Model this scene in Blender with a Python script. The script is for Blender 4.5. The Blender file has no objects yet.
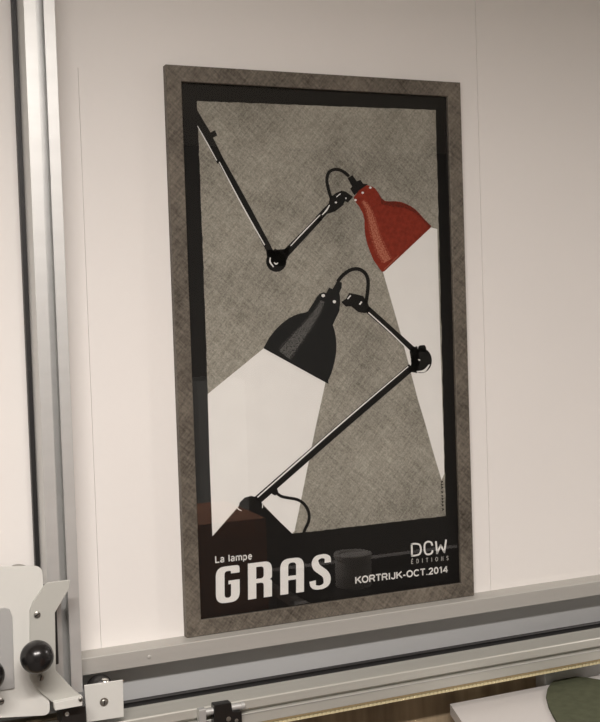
import bpy, bmesh, math, random
from mathutils import Vector, Matrix
random.seed(7)
S = bpy.context.scene
COL = S.collection

# ------------------------------------------------------------------ camera
F = 1100.0
CAM = Vector((-0.838587, -1.868217, 0.552067))
RX = Vector((0.9204692, -0.3894257, -0.0329254))     # camera right
RY = Vector((0.3882207, 0.9207994, -0.0375931))      # camera forward
RZ = Vector((0.0449574, 0.0218209, 0.9987506))       # camera up
cd = bpy.data.cameras.new('camera'); cam = bpy.data.objects.new('camera', cd); COL.objects.link(cam)
M = Matrix((( RX.x, RZ.x, -RY.x, CAM.x), (RX.y, RZ.y, -RY.y, CAM.y), (RX.z, RZ.z, -RY.z, CAM.z), (0, 0, 0, 1)))
cam.matrix_world = M
cd.sensor_fit = 'VERTICAL'; cd.sensor_height = 24.0; cd.lens = 24.0 * F / 722.0
cd.clip_start = 0.02
S.camera = cam

# ------------------------------------------------------------------ light and exposure
S.view_settings.view_transform = 'Standard'; S.view_settings.look = 'None'
S.view_settings.gamma = 1; S.view_settings.use_curve_mapping = False
S.view_settings.exposure = 0.0
world = bpy.data.worlds.new('world'); S.world = world; world.use_nodes = True
world.node_tree.nodes['Background'].inputs[0].default_value = (1, .93, .84, 1)
world.node_tree.nodes['Background'].inputs[1].default_value = 0.05
LAMPS = [(-0.85, -1.75, 1.3, .14, 86.0), (2.25, -1.0, .5, .14, 26.0)]      # x, y, length, width, watts; second is an added fill for the right side
LAMP_COLOR = (1.0, .925, .88)

def P(px, py, Y):
    """the point of the plane y = Y seen at a pixel of the photograph"""
    d = RX * ((px - 300) / F) + RY - RZ * ((py - 361) / F)
    return CAM + d * ((Y - CAM.y) / d.y)

def PZ(px, py, Z):
    d = RX * ((px - 300) / F) + RY - RZ * ((py - 361) / F)
    return CAM + d * ((Z - CAM.z) / d.z)

# ------------------------------------------------------------------ materials
def lin(c):
    return tuple((v / 255 / 12.92) if v / 255 <= .04045 else ((v / 255 + .055) / 1.055) ** 2.4 for v in c)

def mat(name, col, rough=.6, metal=0.0, spec=.5, noise=None, bump=None, stretch=(1, 1, 1)):
    """noise = (scale, amount): value variation; bump = (scale, strength)"""
    m = bpy.data.materials.new(name); m.use_nodes = True
    nt = m.node_tree; b = nt.nodes['Principled BSDF']
    b.inputs['Base Color'].default_value = (*col, 1)
    b.inputs['Roughness'].default_value = rough
    b.inputs['Metallic'].default_value = metal
    b.inputs['Specular IOR Level'].default_value = spec
    if noise or bump:
        tc = nt.nodes.new('ShaderNodeTexCoord'); mp = nt.nodes.new('ShaderNodeMapping')
        mp.inputs['Scale'].default_value = stretch
        nt.links.new(tc.outputs['Object'], mp.inputs['Vector'])
    if noise:
        n = nt.nodes.new('ShaderNodeTexNoise'); n.inputs['Scale'].default_value = noise[0]; n.inputs['Detail'].default_value = 5
        r = nt.nodes.new('ShaderNodeValToRGB')
        lo = tuple(max(0, c * (1 - noise[1])) for c in col); hi = tuple(min(1, c * (1 + noise[1])) for c in col)
        r.color_ramp.elements[0].position = .3; r.color_ramp.elements[1].position = .7
        r.color_ramp.elements[0].color = (*lo, 1); r.color_ramp.elements[1].color = (*hi, 1)
        nt.links.new(mp.outputs[0], n.inputs['Vector']); nt.links.new(n.outputs['Fac'], r.inputs[0])
        nt.links.new(r.outputs[0], b.inputs['Base Color'])
    if bump:
        n2 = nt.nodes.new('ShaderNodeTexNoise'); n2.inputs['Scale'].default_value = bump[0]
        bp = nt.nodes.new('ShaderNodeBump'); bp.inputs['Strength'].default_value = bump[1]; bp.inputs['Distance'].default_value = .001
        nt.links.new(mp.outputs[0], n2.inputs['Vector']); nt.links.new(n2.outputs['Fac'], bp.inputs['Height'])
        nt.links.new(bp.outputs[0], b.inputs['Normal'])
    return m

def hatch_mat(name, lo, hi, scale, rough, metal=0.0, spec=.3, mid=None, fine=0.55, p0=.33, p1=.67):
    """two crossed sets of fine scratches plus grain"""
    m = bpy.data.materials.new(name); m.use_nodes = True
    nt = m.node_tree; b = nt.nodes['Principled BSDF']; L = nt.links
    b.inputs['Roughness'].default_value = rough; b.inputs['Metallic'].default_value = metal
    b.inputs['Specular IOR Level'].default_value = spec
    tc = nt.nodes.new('ShaderNodeTexCoord')
    outs = []
    for ang, st in ((math.radians(48), (1, 1, .09)), (math.radians(-40), (1, 1, .09)), (0, (1, 1, 1))):
        rot = nt.nodes.new('ShaderNodeVectorRotate'); rot.rotation_type = 'Y_AXIS'; rot.inputs['Angle'].default_value = ang
        mp = nt.nodes.new('ShaderNodeMapping'); mp.inputs['Scale'].default_value = st
        n = nt.nodes.new('ShaderNodeTexNoise'); n.inputs['Scale'].default_value = scale; n.inputs['Detail'].default_value = 3
        L.new(tc.outputs['Object'], rot.inputs['Vector']); L.new(rot.outputs[0], mp.inputs['Vector']); L.new(mp.outputs[0], n.inputs['Vector'])
        outs.append(n.outputs['Fac'])
    a = nt.nodes.new('ShaderNodeMath'); a.operation = 'ADD'; L.new(outs[0], a.inputs[0]); L.new(outs[1], a.inputs[1])
    h = nt.nodes.new('ShaderNodeMath'); h.operation = 'MULTIPLY'; h.inputs[1].default_value = .5; L.new(a.outputs[0], h.inputs[0])
    mx = nt.nodes.new('ShaderNodeMix'); mx.inputs[0].default_value = fine; L.new(h.outputs[0], mx.inputs[2]); L.new(outs[2], mx.inputs[3])
    big = nt.nodes.new('ShaderNodeTexNoise'); big.inputs['Scale'].default_value = 9; L.new(tc.outputs['Object'], big.inputs['Vector'])
    mx2 = nt.nodes.new('ShaderNodeMix'); mx2.inputs[0].default_value = .25; L.new(mx.outputs[0], mx2.inputs[2]); L.new(big.outputs['Fac'], mx2.inputs[3])
    r = nt.nodes.new('ShaderNodeValToRGB'); r.color_ramp.elements[0].position = p0; r.color_ramp.elements[1].position = p1
    r.color_ramp.elements[0].color = (*lo, 1); r.color_ramp.elements[1].color = (*hi, 1)
    L.new(mx2.outputs[0], r.inputs[0]); L.new(r.outputs[0], b.inputs['Base Color'])
    return m

def speckle_mat(name, base, dot, scale, p=.5, soft=.06):
    m = bpy.data.materials.new(name); m.use_nodes = True
    nt = m.node_tree; b = nt.nodes['Principled BSDF']; L = nt.links
    b.inputs['Roughness'].default_value = .7; b.inputs['Specular IOR Level'].default_value = .1
    tc = nt.nodes.new('ShaderNodeTexCoord'); n = nt.nodes.new('ShaderNodeTexNoise'); n.inputs['Scale'].default_value = scale; n.inputs['Detail'].default_value = 2
    r = nt.nodes.new('ShaderNodeValToRGB'); r.color_ramp.elements[0].position = p - soft; r.color_ramp.elements[1].position = p + soft
    r.color_ramp.elements[0].color = (*base, 1); r.color_ramp.elements[1].color = (*dot, 1)
    L.new(tc.outputs['Object'], n.inputs['Vector']); L.new(n.outputs['Fac'], r.inputs[0]); L.new(r.outputs[0], b.inputs['Base Color'])
    return m

def glass_mat():
    m = bpy.data.materials.new('pane_glass'); m.use_nodes = True
    nt = m.node_tree; nt.nodes.clear(); L = nt.links
    o = nt.nodes.new('ShaderNodeOutputMaterial'); t = nt.nodes.new('ShaderNodeBsdfTransparent'); g = nt.nodes.new('ShaderNodeBsdfGlossy')
    t.inputs[0].default_value = (.95, .96, .95, 1); g.inputs['Roughness'].default_value = .0
    f = nt.nodes.new('ShaderNodeLayerWeight'); f.inputs['Blend'].default_value = .5
    k5 = nt.nodes.new('ShaderNodeMath'); k5.operation = 'POWER'; k5.inputs[1].default_value = 5
    k = nt.nodes.new('ShaderNodeMath'); k.operation = 'MULTIPLY_ADD'; k.inputs[1].default_value = .9; k.inputs[2].default_value = .068
    mx = nt.nodes.new('ShaderNodeMixShader')
    L.new(f.outputs['Facing'], k5.inputs[0]); L.new(k5.outputs[0], k.inputs[0]); L.new(k.outputs[0], mx.inputs[0]); L.new(t.outputs[0], mx.inputs[1]); L.new(g.outputs[0], mx.inputs[2]); L.new(mx.outputs[0], o.inputs[0])
    m2 = bpy.data.materials.new('pane_glass_back'); m2.use_nodes = True
    nt = m2.node_tree; nt.nodes.clear()
    o = nt.nodes.new('ShaderNodeOutputMaterial'); t = nt.nodes.new('ShaderNodeBsdfTransparent'); nt.links.new(t.outputs[0], o.inputs[0])
    return m, m2

WALL = mat('wall_board', (.80, .775, .745), .75, spec=.25, noise=(3, .012), bump=(60, .06))
GAP = mat('board_gap', (.35, .33, .30), .8)
PLAIN = mat('room_paint', (.36, .35, .33), .85)
DARKROOM = mat('dark_paint', (.17, .165, .15), .8)
CEIL = mat('ceiling_paint', (.66, .63, .53), .85)
FLOOR = mat('floor_vinyl', (.16, .15, .14), .6, noise=(12, .1))
PLY = mat('brown_board', (.36, .28, .18), .7, noise=(6, .35), stretch=(6, 6, .5))
SKIRT = mat('grey_blue_board', (.40, .41, .415), .6, spec=.3, noise=(4, .02))
ALU = mat('anodised_aluminium', (.62, .625, .61), .44, .6, noise=(40, .03), stretch=(.2, .2, 1), bump=(300, .03))
ALU2 = mat('ledge_aluminium', (.46, .45, .42), .5, .3, noise=(30, .04), stretch=(.05, 1, 1))
ALU3 = mat('rail_aluminium', (.50, .495, .45), .42, .35, noise=(30, .05), stretch=(.05, 1, 1))
RUBBER = mat('black_rubber', (.012, .011, .011), .5)
BLACKP = mat('black_plastic', (.012, .011, .010), .35)
GLOSSB = mat('black_phenolic', (.010, .009, .009), .24)
WHITEP = mat('white_enamel', (.62, .62, .585), .45, noise=(8, .02))
WHITEP_SHADED = mat('white_enamel_shaded', (.43, .43, .395), .45, noise=(8, .02))  # white enamel darkened for the shade on the folded bracket
GREYP = mat('grey_cover', (.36, .36, .35), .5)
STEEL = mat('screw_steel', (.33, .32, .29), .35, .8)
CHROME = mat('chrome', (.75, .74, .70), .18, .95)
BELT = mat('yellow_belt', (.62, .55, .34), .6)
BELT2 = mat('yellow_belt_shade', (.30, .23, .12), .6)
TABLE = mat('white_laminate', (.62, .60, .585), .45, spec=.35)
FELT = mat('green_felt', (.085, .092, .058), .9, spec=.1, noise=(60, .12))
CARD = mat('brown_cardboard', (.48, .22, .13), .8)
CABW = mat('pale_cabinet', (.62, .64, .62), .6)
TIN = mat('white_tin', (.80, .78, .74), .5)
FRAME = hatch_mat('brushed_bronze_frame', (.050, .042, .033), (.225, .197, .160), 260, .55, .3, .35, fine=.3, p0=.36, p1=.64)
PBLACK = mat('print_black', (.0085, .0075, .007), .6, spec=.15)
PGREY = hatch_mat('print_grey', (.155, .142, .118), (.46, .43, .37), 380, .75, 0, .1, fine=.45, p0=.36, p1=.64)
PWHITE = mat('print_white', (.86, .835, .815), .75, spec=.1, noise=(25, .02))
PRED = mat('print_red', (.235, .030, .016), .7, spec=.1, noise=(130, .22))
PREDD = speckle_mat('print_dark_red', (.20, .026, .014), (.07, .014, .009), 420, .52, .1)
PREDL = speckle_mat('print_red_light', (.25, .034, .018), (.52, .19, .12), 420, .47, .13)
PREDS = speckle_mat('print_red_sparse', (.235, .030, .016), (.46, .14, .085), 420, .57, .12)
PREDH = mat('print_red_line', (.50, .14, .09), .7, spec=.1)
PSHADE = mat('print_shade_black', (.012, .012, .012), .6, spec=.15)
PSHADEL = speckle_mat('print_shade_grey', (.016, .016, .016), (.13, .125, .12), 420, .46, .12)
PSHADES = speckle_mat('print_shade_sparse', (.012, .012, .012), (.10, .097, .093), 420, .57, .12)
PHL = mat('print_highlight', (.84, .82, .80), .7, spec=.1)
PREFL = mat('print_brown_reflection', (.011, .008, .007), .6, spec=.15)  # black ink with the brown reflection of the box tinted in
GLASS, GLASSB = glass_mat()

# ------------------------------------------------------------------ object helpers
def link(name, me, mats, parent=None):
    o = bpy.data.objects.new(name, me); COL.objects.link(o)
    for m in (mats if isinstance(mats, (list, tuple)) else [mats]): me.materials.append(m)
    if parent is not None:
        o.parent = parent; o.matrix_parent_inverse = Matrix.Translation(parent.location).inverted()
    return o

def obj(name, bm, mats, parent=None, smooth=False, bevel=0.0, seg=2):
    bmesh.ops.recalc_face_normals(bm, faces=bm.faces[:])
    me = bpy.data.meshes.new(name); bm.to_mesh(me); bm.free()
    if smooth:
        for p in me.polygons: p.use_smooth = True
        me.set_sharp_from_angle(angle=math.radians(40))
    o = link(name, me, mats, parent)
    if bevel:
        b = o.modifiers.new('bevel', 'BEVEL'); b.width = bevel; b.segments = seg; b.limit_method = 'ANGLE'
    return o

def empty(name, loc, label, cat, group=None):
    o = bpy.data.objects.new(name, None); COL.objects.link(o); o.location = loc; o.empty_display_size = .05
    return tag(o, label, cat, group)

def tag(o, label, cat, group=None):
    o['label'] = label; o['category'] = cat
    if group: o['group'] = group
    return o

def struct(o): o['kind'] = 'structure'; return o

def box(bm, x0, x1, y0, y1, z0, z1, mi=0):
    r = bmesh.ops.create_cube(bm, size=1)
    for v in r['verts']:
        v.co = Vector(((x0 + x1) / 2 + v.co.x * (x1 - x0), (y0 + y1) / 2 + v.co.y * (y1 - y0), (z0 + z1) / 2 + v.co.z * (z1 - z0)))
    for f in {f for v in r['verts'] for f in v.link_faces}: f.material_index = mi
    return bm

def BM(): return bmesh.new()
def bx(*a): return box(BM(), *a)

def prism(pts, y0, y1, bm=None, mi=0):
    """pts: list of (x, z); extruded from y0 to y1"""
    bm = bm or BM()
    a = [bm.verts.new((p[0], y0, p[1])) for p in pts]; b = [bm.verts.new((p[0], y1, p[1])) for p in pts]
    n = len(pts); fs = [bm.faces.new(a), bm.faces.new(b[::-1])]
    for i in range(n): fs.append(bm.faces.new((a[i], a[(i + 1) % n], b[(i + 1) % n], b[i])))
    for f in fs: f.material_index = mi; f.normal_update()
    bmesh.ops.triangulate(bm, faces=fs[:2], ngon_method='EAR_CLIP')
    return bm

def sweep(profile, axis, c0, c1, bm=None):
    """profile of (a, b): axis 'X' -> (y, z) swept along x; 'Z' -> (x, y) swept along z"""
    bm = bm or BM()
    mk = (lambda c, p: (c, p[0], p[1])) if axis == 'X' else (lambda c, p: (p[0], p[1], c))
    a = [bm.verts.new(mk(c0, p)) for p in profile]; b = [bm.verts.new(mk(c1, p)) for p in profile]
    n = len(profile); fs = [bm.faces.new(a), bm.faces.new(b[::-1])]
    for i in range(n): bm.faces.new((a[i], a[(i + 1) % n], b[(i + 1) % n], b[i]))
    [f.normal_update() for f in fs]
    bmesh.ops.triangulate(bm, faces=fs, ngon_method='EAR_CLIP')
    return bm

def lathe(profile, center, axis='Y', n=40, bm=None):
    """profile of (radius, along); closed solid of revolution around an axis through center"""
    bm = bm or BM(); c = Vector(center); rings = []
    for r, t in profile:
        ring = []
        for k in range(n if r > 1e-6 else 1):
            a = 2 * math.pi * k / n; u, w = r * math.cos(a), r * math.sin(a)
            d = {'Y': Vector((u, t, w)), 'Z': Vector((u, w, t)), 'X': Vector((t, u, w))}[axis]
            ring.append(bm.verts.new(c + d))
        rings.append(ring)
    for a, b in zip(rings, rings[1:]):
        if len(a) == 1 and len(b) == 1: continue
        for k in range(n):
            k2 = (k + 1) % n
            if len(a) == 1: bm.faces.new((a[0], b[k], b[k2]))
            elif len(b) == 1: bm.faces.new((a[k], a[k2], b[0]))
            else: bm.faces.new((a[k], a[k2], b[k2], b[k]))
    for ring in (rings[0], rings[-1]):
        if len(ring) > 1: bm.faces.new(ring)
    return bm

def rounded(pts, r, seg=5, only=None):
    """round the corners of an (x, z) polygon"""
    out = []; n = len(pts)
    for i in range(n):
        p = Vector(pts[i]); a = Vector(pts[i - 1]) - p; b = Vector(pts[(i + 1) % n]) - p
        rr = r if not isinstance(r, (list, tuple)) else r[i]
        if rr <= 0 or (only is not None and i not in only): out.append(tuple(p)); continue
        k = min(rr, a.length * .49, b.length * .49); s = p + a.normalized() * k; e = p + b.normalized() * k
        for j in range(seg + 1):
            t = j / seg; out.append(tuple(s * (1 - t) ** 2 + p * 2 * t * (1 - t) + e * t * t))
    return out

# ------------------------------------------------------------------ the room
ZF, ZC = -0.95, 1.48
bm = BM()
for x0, x1, z0, z1 in ((-2.4, -.4404, -.004, .99), (-.43985, .3465, -.004, .99), (-2.4, .3465, .99, ZC), (.3474, 2.8, -.004, ZC)):
    box(bm, x0, x1, 0, .012, z0, z1)
struct(obj('wall_back', bm, WALL))
struct(obj('trim_1', bx(-2.4, 2.8, .0122, .03, -.1, ZC), GAP))
struct(obj('trim_2', bx(-.55, 2.8, 0, .012, -.1002, -.0045), SKIRT))
struct(obj('trim_3', bx(-2.4, -.55, 0, .012, -.1002, -.0045), SKIRT))
struct(obj('wall_front', bx(-2.4, 2.8, .0, .03, ZF, -.1115), PLY))
struct(obj('floor', bx(-2.5, 2.9, -3.8, .1, ZF - .1, ZF), FLOOR))
struct(obj('ceiling', bx(-2.5, 2.9, -3.8, .1, ZC, ZC + .1), CEIL))
struct(obj('wall_left', bx(-2.5, -2.4, -3.8, .1, ZF, ZC), PLAIN))
struct(obj('wall_right', bx(2.8, 2.9, -3.8, .1, ZF, ZC), PLAIN))
struct(obj('wall_rear', bx(-2.4, 2.8, -3.8, -3.7, ZF, ZC), DARKROOM))
LS = ['long white ceiling lamp in front of the tall silver rail', 'added short fill lamp on the ceiling, brightening the right side']
diff = bpy.data.materials.new('lamp_diffuser'); diff.use_nodes = True
db = diff.node_tree.nodes['Principled BSDF']; db.inputs['Base Color'].default_value = (.9, .88, .82, 1)
db.inputs['Emission Color'].default_value = (*LAMP_COLOR, 1); db.inputs['Emission Strength'].default_value = 4.0
for i, (lx, ly, ln, wd, pw) in enumerate(LAMPS):
    t = empty('ceiling_lamp', (lx, ly, ZC - .06), LS[i], 'lamp', 'ceiling lamps')
    bm = BM()
    box(bm, lx - ln / 2 - .03, lx + ln / 2 + .03, ly - wd / 2 - .03, ly - wd / 2, ZC - .06, ZC)
    box(bm, lx - ln / 2 - .03, lx + ln / 2 + .03, ly + wd / 2, ly + wd / 2 + .03, ZC - .06, ZC)
    box(bm, lx - ln / 2 - .03, lx - ln / 2, ly - wd / 2, ly + wd / 2, ZC - .06, ZC)
    box(bm, lx + ln / 2, lx + ln / 2 + .03, ly - wd / 2, ly + wd / 2, ZC - .06, ZC)
    obj('housing', bm, WHITEP, t)
    obj('diffuser', bx(lx - ln / 2, lx + ln / 2, ly - wd / 2, ly + wd / 2, ZC - .05, ZC - .03), diff, t)
    ld = bpy.data.lights.new('lamp_light', 'AREA'); ld.shape = 'RECTANGLE'; ld.size = ln; ld.size_y = wd; ld.energy = pw; ld.color = LAMP_COLOR
    lo = bpy.data.objects.new('lamp_light', ld); COL.objects.link(lo); lo.location = (lx, ly, ZC - .055)
    lo.parent = t; lo.matrix_parent_inverse = Matrix.Translation(t.location).inverted()

# ------------------------------------------------------------------ vertical rail of the board cutter
t = empty('vertical_rail', (-.515, -.045, -.035), 'tall silver aluminium rail standing at the left edge of the photo', 'rail')
prof = [(-.5400, -.010), (-.5400, -.0795), (-.5395, -.080), (-.5200, -.080), (-.5200, -.062), (-.5230, -.062), (-.5230, -.050), (-.5050, -.050), (-.5050, -.062),
        (-.5080, -.062), (-.5080, -.080), (-.4905, -.080), (-.4900, -.0795), (-.4900, -.010)]
obj('extrusion', sweep(prof, 'Z', -.046, ZC - .002), ALU, t, bevel=.0008)
obj('slot_lip', bx(-.5085, -.5072, -.0812, -.0795, -.046, ZC - .002), ALU, t)
obj('rubber_seal', bx(-.5475, -.5402, -.014, -.0005, -.033, ZC - .002), RUBBER, t)

# ------------------------------------------------------------------ ledge and horizontal rail
t = empty('ledge', (.6, -.0225, -.030), 'grey aluminium ledge carrying the framed poster', 'ledge')
obj('ledge_profile', sweep([(-.0003, -.0020), (-.0435, -.0020), (-.045, -.0034), (-.045, -.030), (-.0003, -.030)], 'X', -.4875, 2.7), ALU2, t)
q = P(149.5, 657, -.045)
obj('rivet', lathe([(0, -.0008), (.003, -.0004), (.0036, 0), (.0036, .003)], (q.x, -.0455, q.z), 'Y', 20), ALU2, t, True)

o = obj('seal_strip', sweep([(-.0003, -.1005), (-.006, -.1005), (-.0075, -.1025), (-.006, -.1045), (-.012, -.1056), (-.022, -.1070), (-.022, -.110), (-.0003, -.110)], 'X', -.4875, 2.7), RUBBER)
tag(o, 'thin black rubber strip between the blue-grey board and the lower rail', 'seal')

t = empty('horizontal_rail', (.6, -.05, -.150), 'long silver aluminium rail running along the bottom below the ledge', 'rail')
prof = [(-.0235, -.1052), (-.030, -.1047), (-.031, -.1053), (-.074, -.1055), (-.0785, -.1062), (-.080, -.108), (-.080, -.1225), (-.071, -.1232), (-.071, -.1292),
        (-.0795, -.1297), (-.080, -.1302), (-.080, -.1495), (-.0105, -.1495), (-.0105, -.1120), (-.0235, -.1120)]
obj('extrusion', sweep(prof, 'X', -.75, 2.7), ALU3, t, bevel=.0006)
obj('slot_lip', bx(-.75, 2.7, -.0812, -.0798, -.1318, -.1306), ALU, t)

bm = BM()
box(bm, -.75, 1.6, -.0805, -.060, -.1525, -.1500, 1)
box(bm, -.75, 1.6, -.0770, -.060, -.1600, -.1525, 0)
x = -.70
while x < 1.0:
    box(bm, x, x + .0058, -.0785, -.0765, -.1595, -.1527, 0); x += .0085
tag(obj('toothed_belt', bm, [BELT, BELT2]), 'yellowish toothed belt under the long bottom rail', 'belt')

# ------------------------------------------------------------------ cutter carriage (white plates, folded bracket, grey cover)
t = empty('cutter_carriage', (-.60, -.13, -.056), 'white steel carriage plate with folded bracket on the tall rail', 'carriage')
pl = rounded([(-.78, .204), (-.5562, .1800), (-.5535, -.0565), (-.78, -.030)], .012, 6)
pts = [(v[0], v[1]) for v in pl]
obj('plate', prism(pts, -.1340, -.1290), WHITEP, t, bevel=.0008)
# folded bracket in front of the plate
Yb = -.1385
px = [(46, 583), (69.5, 580), (69.6, 588), (55, 612.7), (56, 671), (75, 691), (82.5, 696.5), (53.2, 703), (35, 688), (30, 679), (30, 610), (33, 602)]
pts = [(P(a, b, Yb).x, P(a, b, Yb).z) for a, b in px]
br = obj('bracket', prism(pts, Yb, -.1345), WHITEP_SHADED, t, bevel=.0007)
px = [(54, 703.2), (83, 697), (82.3, 705.6), (55, 710.6)]
pts = [(P(a, b, -.150).x, P(a, b, -.150).z) for a, b in px]
obj('bracket_lip', prism(pts, -.150, -.1345), WHITEP, t, bevel=.0008)
def screw(c, r, parent, name='screw', m=STEEL, slot=.6):
    o = obj(name, lathe([(0, -.0030), (r * .7, -.0028), (r, -.0018), (r, .0008)], c, 'Y', 24), m, parent, True)
    a = slot; bm = BM(); d = Vector((math.cos(a), 0, math.sin(a))) * r * .8; e = Vector((-math.sin(a), 0, math.cos(a))) * r * .16
    vs = [Vector(c) + s for s in (-d - e, d - e, d + e, -d + e)]
    prism([(v.x, v.z) for v in vs], c[1] - .0033, c[1] - .0024, bm)
    obj('slot', bm, RUBBER, o)
    return o
for (a, b, Y, sl) in ((37, 614.5, Yb, .5), (40.5, 677.5, Yb, 1.3), (.8, 701, -.134, .2)):
    q = P(a, b, Y); screw((q.x, Y, q.z), .0052, t, slot=sl)
# small screw on the lip end
q = P(80.5, 699, -.150); screw((q.x, -.150, q.z), .0035, t, slot=.9)
# grey cover plate
px = [(-40, 614.5), (4.5, 607.8), (9.5, 609), (12.3, 617), (14.6, 688.5), (-40, 697)]
pts = [(P(a, b, -.137).x, P(a, b, -.137).z) for a, b in px]
obj('cover', prism(pts, -.137, -.1342), GREYP, t, bevel=.0008)
# bearing block and guide wheel behind
obj('bearing_block', bx(-.600, -.5355, -.1288, -.0803, .02, .14), BLACKP, t, bevel=.002)
obj('guide_wheel', lathe([(0, -.012), (.005, -.012), (.021, -.011), (.023, -.009), (.023, .009), (.021, .011), (0, .011)], (-.5890, -.105, .1570), 'Y', 40), STEEL, t, True)
# motor/limit block below the bracket
blk = obj('switch_block', bx(-.5345, -.4960, -.128, -.0815, -.0830, -.0525), BLACKP, t, bevel=.0015)
q = P(67, 714, -.128); obj('pin', lathe([(0, -.002), (.003, -.0015), (.0035, 0), (.0035, .001)], (q.x, -.128, q.z), 'Y', 20), WHITEP, blk, True)
obj('block_post', bx(-.520, -.500, -.0815, -.0105, -.0560, -.0470), BLACKP, t, bevel=.001)
def knob(px_, py_, Y, r):
    c = P(px_, py_, Y)
    pr = [(0, -r)]
    for k in range(1, 20):
        a = math.pi * k / 22; pr.append((r * math.sin(a), -r * math.cos(a)))
    pr += [(.010, r * .99), (.010, r * 1.10), (.006, r * 1.12), (.006, r + .0001 + (-.1385 - Y - r))]
    b = obj('knob', lathe(pr, (c.x, Y, c.z), 'Y', 48), GLOSSB, t, True)
    return b
knob(37, 657, -.185, .0252)
knob(-12.5, 676, -.185, .0252)

# ------------------------------------------------------------------ small end bracket with its wheel
t = empty('end_bracket', (-.458, -.09, -.0955), 'small square white bracket plate screwed on beside the tall rail', 'bracket')
px = [(84.3, 685.5), (123, 680), (124, 717), (87, 722.5)]
pts = [(P(a, b, -.090).x, P(a, b, -.090).z) for a, b in px]
obj('plate', prism(pts, -.090, -.0865), WHITEP, t, bevel=.0008)
q = P(104, 702, -.090); s = screw((q.x, -.090, q.z), .0045, t, slot=1.4)
obj('washer', lathe([(0, -.001), (.0068, -.001), (.0072, -.0005), (.0072, .001)], (q.x, -.0898, q.z), 'Y', 28), STEEL, t, True)
w = obj('wheel', lathe([(0, -.022), (.018, -.022), (.022, -.019), (.0232, -.012), (.0232, .012), (.022, .016), (0, .016)], (-.4555, -.0560, -.0562), 'Y', 40), RUBBER, t, True)
obj('spacer', lathe([(.006, -.0085), (.006, .008)], (-.4555, -.080, -.0562), 'Y', 16), STEEL, t, True)
obj('chrome_nut', lathe([(0, .0045), (.003, .0042), (.0065, .0025), (.0085, -.0005), (.0085, -.003)], (-.4520, -.0700, -.0335 - .0035), 'Z', 24), CHROME, w, True)

# ------------------------------------------------------------------ clamp on the lower rail
t = empty('rail_clamp', (-.25, -.09, -.14), 'black clamp with a chrome rod fixed on the bottom rail', 'clamp')
a = P(204, 713.2, -.092); b = P(245, 705.5, -.092)
obj('rod', lathe([(0, 0), (.0052, 0), (.0060, .0008), (.0060, b.x - a.x - .007), (.0070, b.x - a.x - .006), (.0070, b.x - a.x - .001), (.0062, b.x - a.x), (0, b.x - a.x)], (a.x, -.0880, (a.z + b.z) / 2 - .0005), 'X', 28), ALU, t, True)
pts = [(P(u, v, -.096).x, P(u, v, -.096).z) for u, v in [(214, 705), (231, 702.3), (232.5, 711.5), (241.5, 711), (242.5, 732), (214, 735)]]
bb = obj('clamp_body', prism(pts, -.097, -.0803), BLACKP, t, bevel=.001)
for u, v, r in ((228.5, 719, .0042), (236.5, 720.5, .0032)):
    q = P(u, v, -.097); obj('clamp_screw', lathe([(0, -.0015), (r * .5, -.0014), (r, -.001), (r, .001)], (q.x, -.097, q.z), 'Y', 20), STEEL, bb, True)
pts = [(P(u, v, -.094).x, P(u, v, -.094).z) for u, v in [(199, 710), (206, 708.6), (206.5, 730), (199.5, 731)]]
obj('silver_block', prism(pts, -.095, -.0803), ALU, t, bevel=.0012)

# ------------------------------------------------------------------ support leg, white table, green pad
o = obj('support_leg', bx(.447, .70, -.034, -.0005, ZF, -.1497), mat('grey_steel', (.50, .51, .51), .5, .1), bevel=.002)
tag(o, 'grey steel support under the bottom rail behind the white table', 'support')
zt = -.200
tb = empty('white_table', (.8, -.5, ZF), 'white table with a thick edge below the bottom rail at right', 'table')
c0, c1, c2 = PZ(450, 704, zt), PZ(600, 674.2, zt), PZ(462, 722, zt)
d = (c2 - c0)
poly = [(c0.x, c0.y), (c0.x + d.x * 1.8, c0.y + d.y * 1.8), (.265, -.92), (.265, -1.25), (1.55, -1.25), (1.55, c1.y)]
bm = BM(); a = [bm.verts.new((p[0], p[1], zt)) for p in poly]; b = [bm.verts.new((p[0], p[1], zt - .021)) for p in poly]
f0 = [bm.faces.new(a), bm.faces.new(b[::-1])]
for i in range(len(poly)): bm.faces.new((a[i], a[(i + 1) % 6], b[(i + 1) % 6], b[i]))
[f.normal_update() for f in f0]; bmesh.ops.triangulate(bm, faces=f0, ngon_method='EAR_CLIP')
obj('tabletop', bm, TABLE, tb)
for lx, ly in ((.31, -.12), (1.48, -.10), (.31, -1.18), (1.48, -1.18)):
    obj('leg', bx(lx - .02, lx + .02, ly - .02, ly + .02, ZF, zt - .021), GREYP, tb, bevel=.002)
px = [(546, 696), (547.3, 688.5), (550.5, 683), (555, 679.9), (560.8, 677.8), (568, 676.6), (576, 676.3), (588, 677.3), (600, 679.4), (618, 685), (630, 694), (634, 706),
      (630, 722), (618, 736), (603, 744), (588, 745), (573, 739), (564, 731), (557.4, 722), (552.3, 713.5), (548.6, 706)]
pp = [PZ(u, v, zt + .006) for u, v in px]
bm = BM(); a = [bm.verts.new((p.x, p.y, zt + .006)) for p in pp]; b = [bm.verts.new((p.x, p.y, zt + .0003)) for p in pp]; n = len(pp)
f0 = [bm.faces.new(a), bm.faces.new(b[::-1])]
for i in range(n): bm.faces.new((a[i], a[(i + 1) % n], b[(i + 1) % n], b[i]))
tag(obj('round_pad', bm, FELT, bevel=.0012), 'dark green rounded pad lying on the white table', 'pad')
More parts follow.
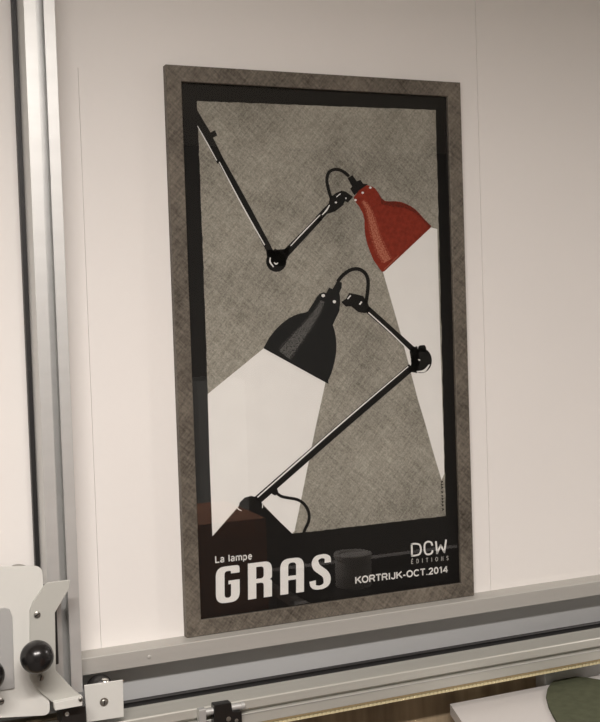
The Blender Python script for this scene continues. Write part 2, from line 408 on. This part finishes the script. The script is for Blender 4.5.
tag(obj('tin', lathe([(0, 0), (.050, 0), (.051, .003), (.051, .078), (.054, .079), (.054, .090), (.052, .092), (.043, .092), (.041, .086), (0, .086)], (.47, -.92, zt + .0027), 'Z', 40), TIN, smooth=True),
    'pale round tin on the black mat, seen mirrored in the poster glass', 'tin')
tag(obj('darkening_mat', bx(.29, 1.5, -1.2, -.5, zt + .0002, zt + .0025), BLACKP, bevel=.0008), 'black mat added under the pale tin to darken the mirrored tabletop', 'mat')  # unseen mat, added so the tabletop mirrors dark around the tin
bm = bx(-.27, .23, -1.30, -.96, ZF, .012)
tag(obj('cardboard_box', bm, CARD, bevel=.004), 'tall brown box beside the white table, mirrored in the poster glass', 'box')
cb = empty('pale_cabinet', (.88, -3.45, ZF), 'pale tall cabinet against the rear wall, mirrored in the poster glass', 'cabinet')
obj('cabinet_body', bx(.76, 1.0, -3.695, -3.22, ZF, .27), CABW, cb, bevel=.003)
obj('door', bx(.765, .995, -3.22, -3.20, ZF + .06, .265), CABW, cb, bevel=.002)

# ------------------------------------------------------------------ the framed poster
W, H = .5889, 1.0
CX = .00285
fp = empty('framed_poster', (0, -.012, 0), 'framed black and grey lamp poster with one red shade, standing on the ledge', 'framed poster')
hw = W / 2
prof = [(0, -.0008), (0, -.0172), (.0010, -.0182), (.0030, -.0182), (.0264, -.0164), (.0275, -.0154), (.0275, -.0098), (.0225, -.0098), (.0225, -.0008)]   # inward distance, y
def molding(corner_a, corner_b, inward, along):
    """mitred rail between two outer corners"""
    bm = BM(); ra, rb = [], []
    A, B = Vector(corner_a), Vector(corner_b)
    for d_, y in prof:
        pa = A + Vector(inward) * d_ + Vector(along) * d_; pb = B + Vector(inward) * d_ - Vector(along) * d_
        ra.append(bm.verts.new((pa.x, y, pa.y))); rb.append(bm.verts.new((pb.x, y, pb.y)))
    n = len(prof); fs = [bm.faces.new(ra), bm.faces.new(rb[::-1])]
    for i in range(n): bm.faces.new((ra[i], ra[(i + 1) % n], rb[(i + 1) % n], rb[i]))
    [f.normal_update() for f in fs]
    bmesh.ops.triangulate(bm, faces=fs, ngon_method='EAR_CLIP')
    return bm
zb, ztop = -.0017, H
hl, hr = CX - hw, CX + hw
for nm, args in (('frame_rail', ((hl, ztop), (hr, ztop), (0, -1), (1, 0))), ('frame_rail', ((hl, zb), (hr, zb), (0, 1), (1, 0))),
                 ('frame_rail', ((hl, zb), (hl, ztop), (1, 0), (0, 1))), ('frame_rail', ((hr, zb), (hr, ztop), (-1, 0), (0, 1)))):
    obj(nm, molding(*args), FRAME, fp)
bm = bx(hl + .0235, hr - .0235, -.0096, -.0082, .0235, H - .0235)
bm.faces.ensure_lookup_table()
for f in bm.faces: f.material_index = 0 if f.calc_center_median().y < -.0095 else 1
obj('glass_pane', bm, [GLASS, GLASSB], fp)
poster = obj('poster', bx(hl + .0235, hr - .0235, -.0065, -.0045, .0235, H - .0235), PBLACK, fp)
obj('backing_board', bx(hl + .0235, hr - .0235, -.0044, -.0018, .0235, H - .0235), CARD, fp)

YP = -.0065
class Ink:
    """collects flat printed shapes lying on the poster sheet"""
    def __init__(s, name, mats): s.name, s.mats, s.bm = name, mats, BM()
    def flat(s, pts, lay, mi=0):
        y = YP - .00012 * lay; vs = [s.bm.verts.new((p[0], y, p[1])) for p in pts]
        f = s.bm.faces.new(vs); f.normal_update()
        if f.normal.y > 0: f.normal_flip()
        f.material_index = mi
        if len(vs) > 4: bmesh.ops.triangulate(s.bm, faces=[f], ngon_method='EAR_CLIP')
    def px(s, pts, lay, mi=0, rnd=0):
        q = [(P(a, b, YP).x, P(a, b, YP).z) for a, b in pts]
        s.flat(rounded(q, rnd, 4) if rnd else q, lay, mi)
    def disc(s, c, rx, ry, lay, mi=0, n=28):
        s.px([(c[0] + rx * math.cos(2 * math.pi * k / n), c[1] + ry * math.sin(2 * math.pi * k / n)) for k in range(n)], lay, mi)
    def line(s, pts, w, lay, mi=0, smooth=True):
        """stroke through pixel points; w a width or a list of widths in pixels"""
        p = [Vector(a) for a in pts]; ws = list(w) if isinstance(w, (list, tuple)) else [w] * len(p)
        if smooth and len(p) > 2:
            q, qw = [], []
            for i in range(len(p) - 1):
                a, b, c, d = p[max(i - 1, 0)], p[i], p[i + 1], p[min(i + 2, len(p) - 1)]
                for k in range(6):
                    u = k / 6
                    q.append(.5 * ((2 * b) + (c - a) * u + (2 * a - 5 * b + 4 * c - d) * u * u + (3 * b - a - 3 * c + d) * u ** 3)); qw.append(ws[i] * (1 - u) + ws[i + 1] * u)
            q.append(p[-1]); qw.append(ws[-1]); p, ws = q, qw
        l, r = [], []
        for i in range(len(p)):
            t_ = (p[min(i + 1, len(p) - 1)] - p[max(i - 1, 0)]).normalized(); nn = Vector((-t_.y, t_.x)) * ws[i] / 2
            l.append(p[i] + nn); r.append(p[i] - nn)
        y = YP - .00012 * lay
        tp = lambda v: P(v.x, v.y, YP)
        for i in range(len(p) - 1):
            vs = [s.bm.verts.new((tp(v).x, y, tp(v).z)) for v in (l[i], l[i + 1], r[i + 1], r[i])]
            f = s.bm.faces.new(vs); f.normal_update(); f.material_index = mi
            if f.normal.y > 0: f.normal_flip()
    def done(s, label=None):
        me = bpy.data.meshes.new(s.name); s.bm.to_mesh(me); s.bm.free()
        o = link(s.name, me, s.mats, poster)
        if label: o['label'] = label
        return o

# textured grey ground of the picture
k = Ink('picture_ground', [PGREY])
def wob(a, b, n, amp):
    out = []
    for i in range(n):
        u = i / n; out.append((a[0] + (b[0] - a[0]) * u + random.uniform(-amp, amp), a[1] + (b[1] - a[1]) * u + random.uniform(-amp, amp)))
    return out
k.px(wob((197, 101.2), (435.8, 110), 60, .35) + wob((435.8, 110), (445.8, 515.8), 60, .35) + wob((445.8, 515.8), (291.5, 533.8), 40, .3) + wob((291.5, 533.8), (212.4, 536), 4, 0) + wob((212.4, 536), (203.3, 260), 40, .35) + wob((203.3, 260), (197, 101.2), 30, .3), 1)
k.done('grey cross-hatched ground')
# beams of light
k = Ink('light_beam', [PWHITE])
k.px([(382.5, 270.5), (431, 227.5), (437.2, 229), (439.5, 320), (443.4, 440), (444.2, 474), (441.5, 480), (434, 455), (425, 423), (418, 400), (401, 335)], 2)
k.done('white beam under the red shade')
k = Ink('light_beam', [PWHITE])
k.px([(264, 348), (207.7, 394), (209.5, 460), (212.4, 536), (238, 506.5), (256, 497), (291.5, 534), (294.5, 531), (299, 510), (307, 470), (315, 430), (325.5, 382)], 2)
k.done('white beam under the black shade')

# upper lamp with the red shade
k = Ink('red_lamp_drawing', [PBLACK, PRED, PREDL, PREDD, PHL, PREDH, PREDS])
k.px([(196.8, 109.5), (210.2, 132), (224, 160), (217.6, 164), (197.2, 126)], 3)
k.px([(209.5, 132.8), (215, 130.2), (217.2, 135.4), (212.2, 138.2)], 3)
k.line([(197.4, 126), (207, 143), (216.6, 160.5)], [.7, 1.1, .9], 4, 4)
k.line([(220.5, 160), (246, 206), (272, 255)], 6.4, 3)
k.line([(219.2, 162), (243, 207), (264.5, 245)], [.9, 1.25, 1.1], 4, 4)
k.disc((276.2, 261.3), 10.2, 10.6, 3)
k.px([(266, 250), (273.5, 250), (275, 248.3), (277, 249.6), (285.5, 249), (290, 246), (288, 257), (284, 266), (268, 266)], 3)
k.line([(270.3, 257.5), (270, 262), (273.5, 267)], [.8, 1.6, 1.0], 4, 4); k.line([(273.8, 262.5), (276, 264), (278, 262.8)], [.7, 1.6, .8], 4, 4)
k.line([(285, 254), (300, 238.5), (320, 217.5)], [8, 7, 6], 3)
k.line([(290.5, 246), (304, 231.5), (320, 215)], [.8, 1.3, .9], 4, 4)
k.px([(315.5, 217), (323, 209), (328.5, 203.5), (330, 197), (331.5, 196.5), (336, 193), (341.5, 190.6), (345.5, 191.5), (353, 196.8), (347.8, 202.6), (344.8, 201.2), (343, 205.2), (335, 211.5), (327, 214), (318.6, 223)], 3)
k.line([(322, 215), (326.5, 210), (329.5, 205)], [1.0, 1.6, 1.0], 4, 4); k.disc((335.8, 202.5), 1.1, .9, 4, 4); k.line([(336.3, 197), (340.5, 193.6)], .8, 4, 4)
k.disc((345.8, 198.3), .7, .9, 4, 4)
k.line([(331, 198), (328.3, 189), (326.8, 180), (328.8, 172.5), (335, 169.4), (342.5, 171.2), (349, 176.5)], 3.2, 3)
k.px([(347.5, 178.3), (352.4, 175), (356.8, 181.3), (360.4, 179.8), (363.2, 183.8), (368, 184), (354.2, 195.3), (350, 188.6), (352, 186.6)], 3)
shade = [(353.4, 197.5), (359, 190.5), (366.7, 185.2), (371.7, 186.2), (375, 188.5), (378.5, 193.2), (381.5, 198.3), (385, 201), (389, 201.3), (395, 201.2), (401, 202), (406.7, 204.2), (411, 206.4), (415.2, 209.3), (419.4, 213.5), (423.2, 218), (427.4, 222.6), (431.4, 226.1),
         (429.8, 228.4), (384.2, 271.4), (381.8, 272), (377.8, 266.6), (373.3, 260), (369.8, 251.5), (367.3, 244.5), (365.2, 236), (364.4, 228), (364.4, 220), (362.8, 213.5), (359.3, 207), (355.6, 202.3)]
k.px(shade, 4, 1)
k.px([(378.5, 193.5), (381.5, 198.5), (385, 201.2), (395, 201.4), (406.7, 204.4), (415.2, 209.5), (423.2, 218.2), (431, 226.1), (429.6, 228), (424, 222), (415, 213), (405, 208.5), (392, 206.5), (381.5, 204.5)], 5, 3)
sp = [(362.8, 201), (368, 209), (372, 222), (375.8, 236), (381, 250), (387.3, 261)]
k.line(sp, [4.5, 7, 9.5, 11, 12.5, 11], 5, 6); k.line(sp, [2, 4, 6, 7, 8, 7.5], 6, 2)
k.line([(398.5, 255.5), (391, 263), (384, 269.6)], [.5, 1.1, .9], 6, 5)
k.line([(429, 227.3), (406, 249), (384, 270)], .5, 6, 3)
for c in ((362.5, 192.8), (355.3, 200.1), (370.2, 187.6)): k.disc(c, 1.25, 1.1, 6, 4, 14)
k.done('drawn black jointed lamp with a red shade')

# lower lamp with the black shade
k = Ink('black_lamp_drawing', [PBLACK, PSHADE, PSHADEL, PHL, PREFL, PSHADES])
k.px([(212, 537), (238.5, 507), (255, 507), (255.5, 537)], 4, 4)
k.px([(255, 507), (263, 505.5), (293, 534.5), (293, 537), (255.5, 537)], 4, 0)
k.px([(238.3, 508), (239.5, 502.5), (244.5, 497.6), (251, 495.8), (258, 497.5), (262, 503.5), (261.8, 508.5), (256, 509), (243, 510.5)], 5)
k.line([(236.2, 506.3), (238.5, 509.2), (241.5, 510.6)], [.8, 1.1, .6], 6, 3); k.line([(262.6, 503.6), (262.3, 508)], .8, 6, 3)
k.line([(257.5, 500), (340, 428), (411.5, 367)], [8.6, 8.2, 7.6], 5)
k.line([(257.3, 497.3), (300, 459.5), (345, 420), (408, 366.5)], [1.2, 1.5, 1.4, 1.0], 6, 3)
k.px([(271, 490.5), (277, 488.6), (278.5, 493), (275, 495.6), (272, 494)], 5)
k.line([(276.5, 493), (281, 496.2), (288, 497.8), (297, 499.5), (304, 504), (308.5, 512), (308.6, 521), (305, 529), (303.4, 534)], 3.0, 5)
k.disc((421.2, 360.5), 10.5, 12.6, 5)
k.px([(418, 347), (419.5, 345.4), (424.5, 345), (426, 347.5), (426, 352), (418, 352)], 5)
k.px([(409, 349), (417, 346), (420, 360), (417, 373), (408, 371.5), (411.4, 363)], 5)
k.line([(416.5, 371.5), (424, 370.8), (429.3, 364.5)], [.6, 2.6, .8], 6, 3); k.line([(418, 359.5), (420, 360.3)], [1.0, 1.4], 6, 3)
k.line([(367, 309), (390, 329.5), (414, 351)], [6.8, 6.4, 6.2], 5)
k.line([(368.3, 312.5), (388, 330.3), (409.6, 351)], [1.1, 1.3, 1.0], 6, 3)
k.px([(341, 302), (346, 298.6), (349, 293), (355, 294), (363, 296), (367.4, 302.5), (370, 309), (365, 313.2), (358, 312), (351, 306.3), (345.6, 306.6)], 5)
k.line([(347.4, 299), (350.6, 295.4)], 1.2, 6, 3); k.line([(359.3, 304.6), (361.6, 301.6)], 1.6, 6, 3)
k.line([(337.5, 281.5), (342.5, 275.5), (350, 270.2), (358, 269), (364.8, 273), (367.8, 280), (367.6, 290), (365.8, 303)], 3.6, 5)
shade = [(263.3, 348.3), (268.5, 338.5), (275, 330), (281.5, 323.6), (288.3, 318.5), (294.5, 315.3), (300, 313.4), (305, 312.6), (307.8, 311.3), (310.5, 307), (313.5, 302.3), (316.6, 297), (319.4, 293.8), (323.3, 292.3), (326, 293), (329, 287.6), (332.3, 289), (335.4, 284), (336.7, 281), (341.8, 282.5),
         (341.4, 288), (339.2, 293), (340, 297), (340, 303.2), (339.2, 311.2), (335.6, 318.5), (332.6, 325), (334.3, 330), (335.6, 336), (336.3, 345), (336, 353), (334.6, 361), (331.4, 373), (328, 380.6), (328.4, 384)]
k.px(shade, 5, 1)
sp = [(322.3, 301), (317.5, 311), (308.5, 324), (298.5, 336.5), (289.5, 348), (284, 355)]
k.line(sp, [6, 8, 11, 14, 16.5, 17], 6, 5); k.line(sp, [3.5, 5.5, 8, 10.5, 12.5, 13], 7, 2)
k.disc((323, 295.6), 1.8, 1.6, 8, 3, 14); k.disc((334.2, 301.7), 1.6, 1.6, 7, 3, 14)
k.done('drawn black jointed lamp with a black shade')

# lettering
def R2(a, b): q = P(a, b, YP); return q.x, q.z
def arc(cx, cy, rx, ry, a0, a1, n=14):
    return [(cx + rx * math.cos(math.radians(a0 + (a1 - a0) * i / n)), cy + ry * math.sin(math.radians(a0 + (a1 - a0) * i / n))) for i in range(n + 1)]
STROKES = {
 'K': (.72, [[(.08, 0), (.08, 1)], [(.66, 1), (.10, .40)], [(.30, .60), (.70, 0)]]),
 'O': (.80, [arc(.40, .5, .33, .45, 0, 360, 28)]),
 'C': (.76, [arc(.40, .5, .33, .45, 42, 318, 24)]),
 'R': (.74, [[(.08, 0), (.08, .95)], [(.08, .95), (.40, .95)] + arc(.44, .71, .20, .24, 90, -90) + [(.08, .47)], [(.46, .47), (.66, 0)]]),
 'T': (.64, [[(.02, .95), (.62, .95)], [(.32, 0), (.32, .95)]]),
 'I': (.26, [[(.13, 0), (.13, 1)]]),
 'J': (.56, [[(.46, 1), (.46, .26)] + arc(.26, .26, .20, .21, 0, -180)]),
 '-': (.40, [[(.06, .36), (.34, .36)]]), '.': (.26, [[(.13, 0), (.13, .14)]]),
 '2': (.60, [arc(.30, .70, .22, .25, 170, -35) + [(.08, .06), (.56, .06)]]),
 '0': (.60, [arc(.30, .5, .22, .45, 0, 360, 24)]),
 '1': (.44, [[(.28, 0), (.28, 1)], [(.28, .96), (.08, .78)]]),
 '4': (.60, [[(.42, 0), (.42, 1)], [(.42, .96), (.06, .30), (.58, .30)]]),
 'L': (.58, [[(.08, 1), (.08, .06), (.56, .06)]]),
 'a': (.58, [arc(.27, .53, .19, .17, 160, 0) + [(.46, .36), (.46, .0)], arc(.25, .20, .19, .17, 0, 360, 20)]),
 'l': (.24, [[(.12, 0), (.12, 1)]]), ' ': (.30, []),
 'm': (.88, [[(.08, 0), (.08, .74)], arc(.26, .50, .18, .20, 180, 0) + [(.44, 0)], arc(.62, .50, .18, .20, 180, 0) + [(.80, 0)]]),
 'p': (.60, [[(.08, -.26), (.08, .74)], arc(.29, .36, .21, .33, 0, 360, 22)]),
 'e': (.58, [[(.09, .38), (.48, .38)] + arc(.285, .36, .20, .34, 5, 320, 22)]),
 'E': (.62, [[(.56, .95), (.08, .95), (.08, .05), (.56, .05)], [(.08, .5), (.48, .5)]]),
 'D': (.66, [[(.08, .05), (.08, .95), (.34, .95)] + arc(.34, .5, .25, .45, 90, -90) + [(.08, .05)]]),
 'N': (.66, [[(.08, 0), (.08, 1), (.58, 0), (.58, 1)]]),
 'S': (.60, [[(.52, .80)] + arc(.30, .72, .22, .23, 30, 250, 14) + arc(.30, .26, .23, .23, 80, -160, 14)]),
 '\u00c9': (.62, [[(.56, .95), (.08, .95), (.08, .05), (.56, .05)], [(.08, .5), (.48, .5)], [(.26, 1.12), (.42, 1.32)]]),
}
def stroke_text(s, bl, br, tl, w, gap, m):
    """letters drawn as strokes between the pixel points bottom-left, bottom-right and top-left"""
    k = Ink('lettering', [m])
    B, R_, T = Vector(R2(*bl)), Vector(R2(*br)), Vector(R2(*tl)); hgt = (T - B).length
    total = sum(STROKES[c][0] for c in s) + gap * (len(s) - 1); ux = (R_ - B) / total; uz = Vector((0, hgt)); sx = ux.length; y = YP - .00036
    pos = 0
    for c in s:
        for line in STROKES[c][1]:
            p = [Vector(((pos + a) * sx, b * hgt)) for a, b in line]; closed = (p[0] - p[-1]).length < 1e-6
            l, r = [], []
            for i in range(len(p)):
                a_ = p[i - 1] if i else (p[-2] if closed else p[0]); b_ = p[i + 1] if i < len(p) - 1 else (p[1] if closed else p[-1])
                d1 = (p[i] - a_).normalized() if (p[i] - a_).length > 1e-9 else None; d2 = (b_ - p[i]).normalized() if (b_ - p[i]).length > 1e-9 else None
                d1 = d1 or d2; d2 = d2 or d1
                t_ = (d1 + d2).normalized(); nn = Vector((-t_.y, t_.x)); k_ = w * hgt / 2 / max(.45, nn.dot(Vector((-d1.y, d1.x))))
                l.append(p[i] + nn * k_); r.append(p[i] - nn * k_)
            for i in range(len(p) - 1):
                q = []
                for v in (l[i], l[i + 1], r[i + 1], r[i]):
                    u = v.x / sx; o_ = B + ux * u; q.append(k.bm.verts.new((o_.x, y, o_.y + v.y)))
                f = k.bm.faces.new(q); f.normal_update()
                if f.normal.y > 0: f.normal_flip()
        pos += STROKES[c][0] + gap
    return k.done()
stroke_text('La lampe', (215.2, 562.9), (252.2, 559.0), (215.2, 556.3), .18, .10, PHL)
stroke_text('KORTRIJK-OCT.2014', (355.2, 583.6), (447.8, 572.2), (355.0, 577.0), .215, .075, PHL)
stroke_text('\u00c9DITIONS', (411.2, 563.8), (448.4, 559.9), (411.1, 559.6), .15, .95, mat('print_thin_grey', (.55, .53, .50), .7))

# big title, drawn letter by letter in a box of width 1 and height 1
k = Ink('title_lettering', [PHL])
TL, BL, TR, BR = Vector(R2(215.6, 567.6)), Vector(R2(215.9, 604.3)), Vector(R2(331, 553.2)), Vector(R2(331, 587.8))
asp = (TR.x - TL.x) / (TL.y - BL.y)
def G(u, v): a = BL.lerp(BR, u); b = TL.lerp(TR, u); return tuple(a.lerp(b, v))
def glyph(poly, r): k.flat([G(x / asp, y) for x, y in rounded(poly, r, 6)], 3)
def g2(u0, u1): return u0 * asp, u1 * asp
# G
a, b = g2(0, .200); s1 = .073 * asp; tb_ = .135
glyph([(a, 0), (b, 0), (b, .60), (a + .105 * asp, .60), (a + .105 * asp, .50), (b - s1, .50), (b - s1, tb_), (a + s1, tb_), (a + s1, 1 - tb_), (b - s1, 1 - tb_), (b - s1, .79), (b, .79), (b, 1), (a, 1)],
      [.26, .26, .0, 0, 0, 0, .10, .10, .10, .10, 0, 0, .26, .26])
# R
a, b = g2(.270, .476); s1 = .071 * asp
k.flat([G(x / asp, y) for x, y in [(a, 0), (a + s1, 0), (a + s1, 1), (a, 1)]], 3)
glyph([(a + s1, .875), (b - s1 - .0, .875), (b - s1, .545), (a + s1, .545), (a + s1, .425), (b - s1, .425), (b - s1, 0), (b, 0), (b, .46), (b - .02 * asp, .49), (b, .53), (b, 1), (a + s1, 1)],
      [0, .09, .09, 0, 0, .09, 0, 0, .06, .05, .06, .26, 0])
# A
a, b = g2(.548, .757); s1 = .070 * asp
glyph([(a, 0), (a + s1, 0), (a + s1, .385), (b - s1, .385), (b - s1, .505), (a + s1, .505), (a + s1, .875), (b - s1, .875), (b - s1, 0), (b, 0), (b, 1), (a, 1)],
      [0, 0, 0, 0, 0, 0, .10, .10, 0, 0, .27, .27])
# S
def GP(u, v): return G(u, v)
def stroke_norm(pts, ws, lay=3):
    q, qw = [], []; p = [Vector((x * asp, y)) for x, y in pts]
    for i in range(len(p) - 1):
        A_, B_, C_, D_ = p[max(i - 1, 0)], p[i], p[i + 1], p[min(i + 2, len(p) - 1)]
        for j in range(8):
            u = j / 8; q.append(.5 * ((2 * B_) + (C_ - A_) * u + (2 * A_ - 5 * B_ + 4 * C_ - D_) * u * u + (3 * B_ - A_ - 3 * C_ + D_) * u ** 3)); qw.append(ws[i] * (1 - u) + ws[i + 1] * u)
    q.append(p[-1]); qw.append(ws[-1]); l, r = [], []
    for i in range(len(q)):
        t_ = (q[min(i + 1, len(q) - 1)] - q[max(i - 1, 0)]).normalized(); nn = Vector((-t_.y, t_.x)) * qw[i] / 2
        l.append(q[i] + nn); r.append(q[i] - nn)
    for i in range(len(q) - 1):
        k.flat([G(v.x / asp, v.y) for v in (l[i], l[i + 1], r[i + 1], r[i])], lay)
stroke_norm([(.970, .745), (.968, .86), (.945, .932), (.910, .945), (.872, .905), (.857, .80), (.868, .66), (.905, .545), (.945, .43), (.963, .30), (.960, .17), (.935, .085), (.895, .058), (.855, .085), (.838, .16), (.834, .27)],
            [.20, .19, .13, .11, .15, .21, .23, .22, .22, .23, .21, .14, .11, .13, .18, .20])
k.done()

# the three-letter mark at the lower right: thin rounded strokes
k = Ink('logo_lettering', [PHL])
w_ = 1.75
k.line([(411.6, 543.8), (411.9, 555.6)], w_, 3, smooth=False)
k.line([(411.0, 544.2), (415.2, 543.7), (419.2, 544.6), (420.6, 547.5), (420.7, 551), (419.4, 554.0), (415.8, 555.3), (411.2, 555.9)], w_, 3)
k.line([(432.2, 545.6), (431.2, 542.6), (428.3, 541.6), (425.4, 542.9), (424.4, 546), (424.6, 551), (426, 553.8), (428.8, 554.3), (431.6, 553), (432.5, 550.2)], w_, 3)
k.line([(435.8, 541.2), (437.0, 553.2)], w_, 3, smooth=False); k.line([(437.0, 553.2), (440.6, 545.2)], w_, 3, smooth=False)
k.line([(440.6, 545.2), (444.2, 552.2)], w_, 3, smooth=False); k.line([(444.2, 552.2), (446.0, 539.6)], w_, 3, smooth=False)
for c in ((437.0, 553.2), (444.2, 552.2), (440.6, 545.2), (411.9, 555.3), (411.6, 544.2)): k.disc(c, w_ / 2, w_ / 2, 3, 0, 12)
k.done()

# tiny blurred signature running up the right side of the picture
k = Ink('signature', [PBLACK])
y = 481.0
for h, g in ((2.2, .8), (1.6, 1.0), (2.2, 2.6), (1.8, 2.2), (1.4, 1.2), (2.2, 1.0), (2.0, 1.2), (2.0, 2.0), (2.4, 0)):
    x = 440.6 + (y - 480) * .035
    k.line([(x, y), (x + 2.2, y + h * .45)], .8, 3, smooth=False); k.line([(x + 1.8, y), (x + .6, y + h)], .9, 3, smooth=False)
    y += h + g
k.done()
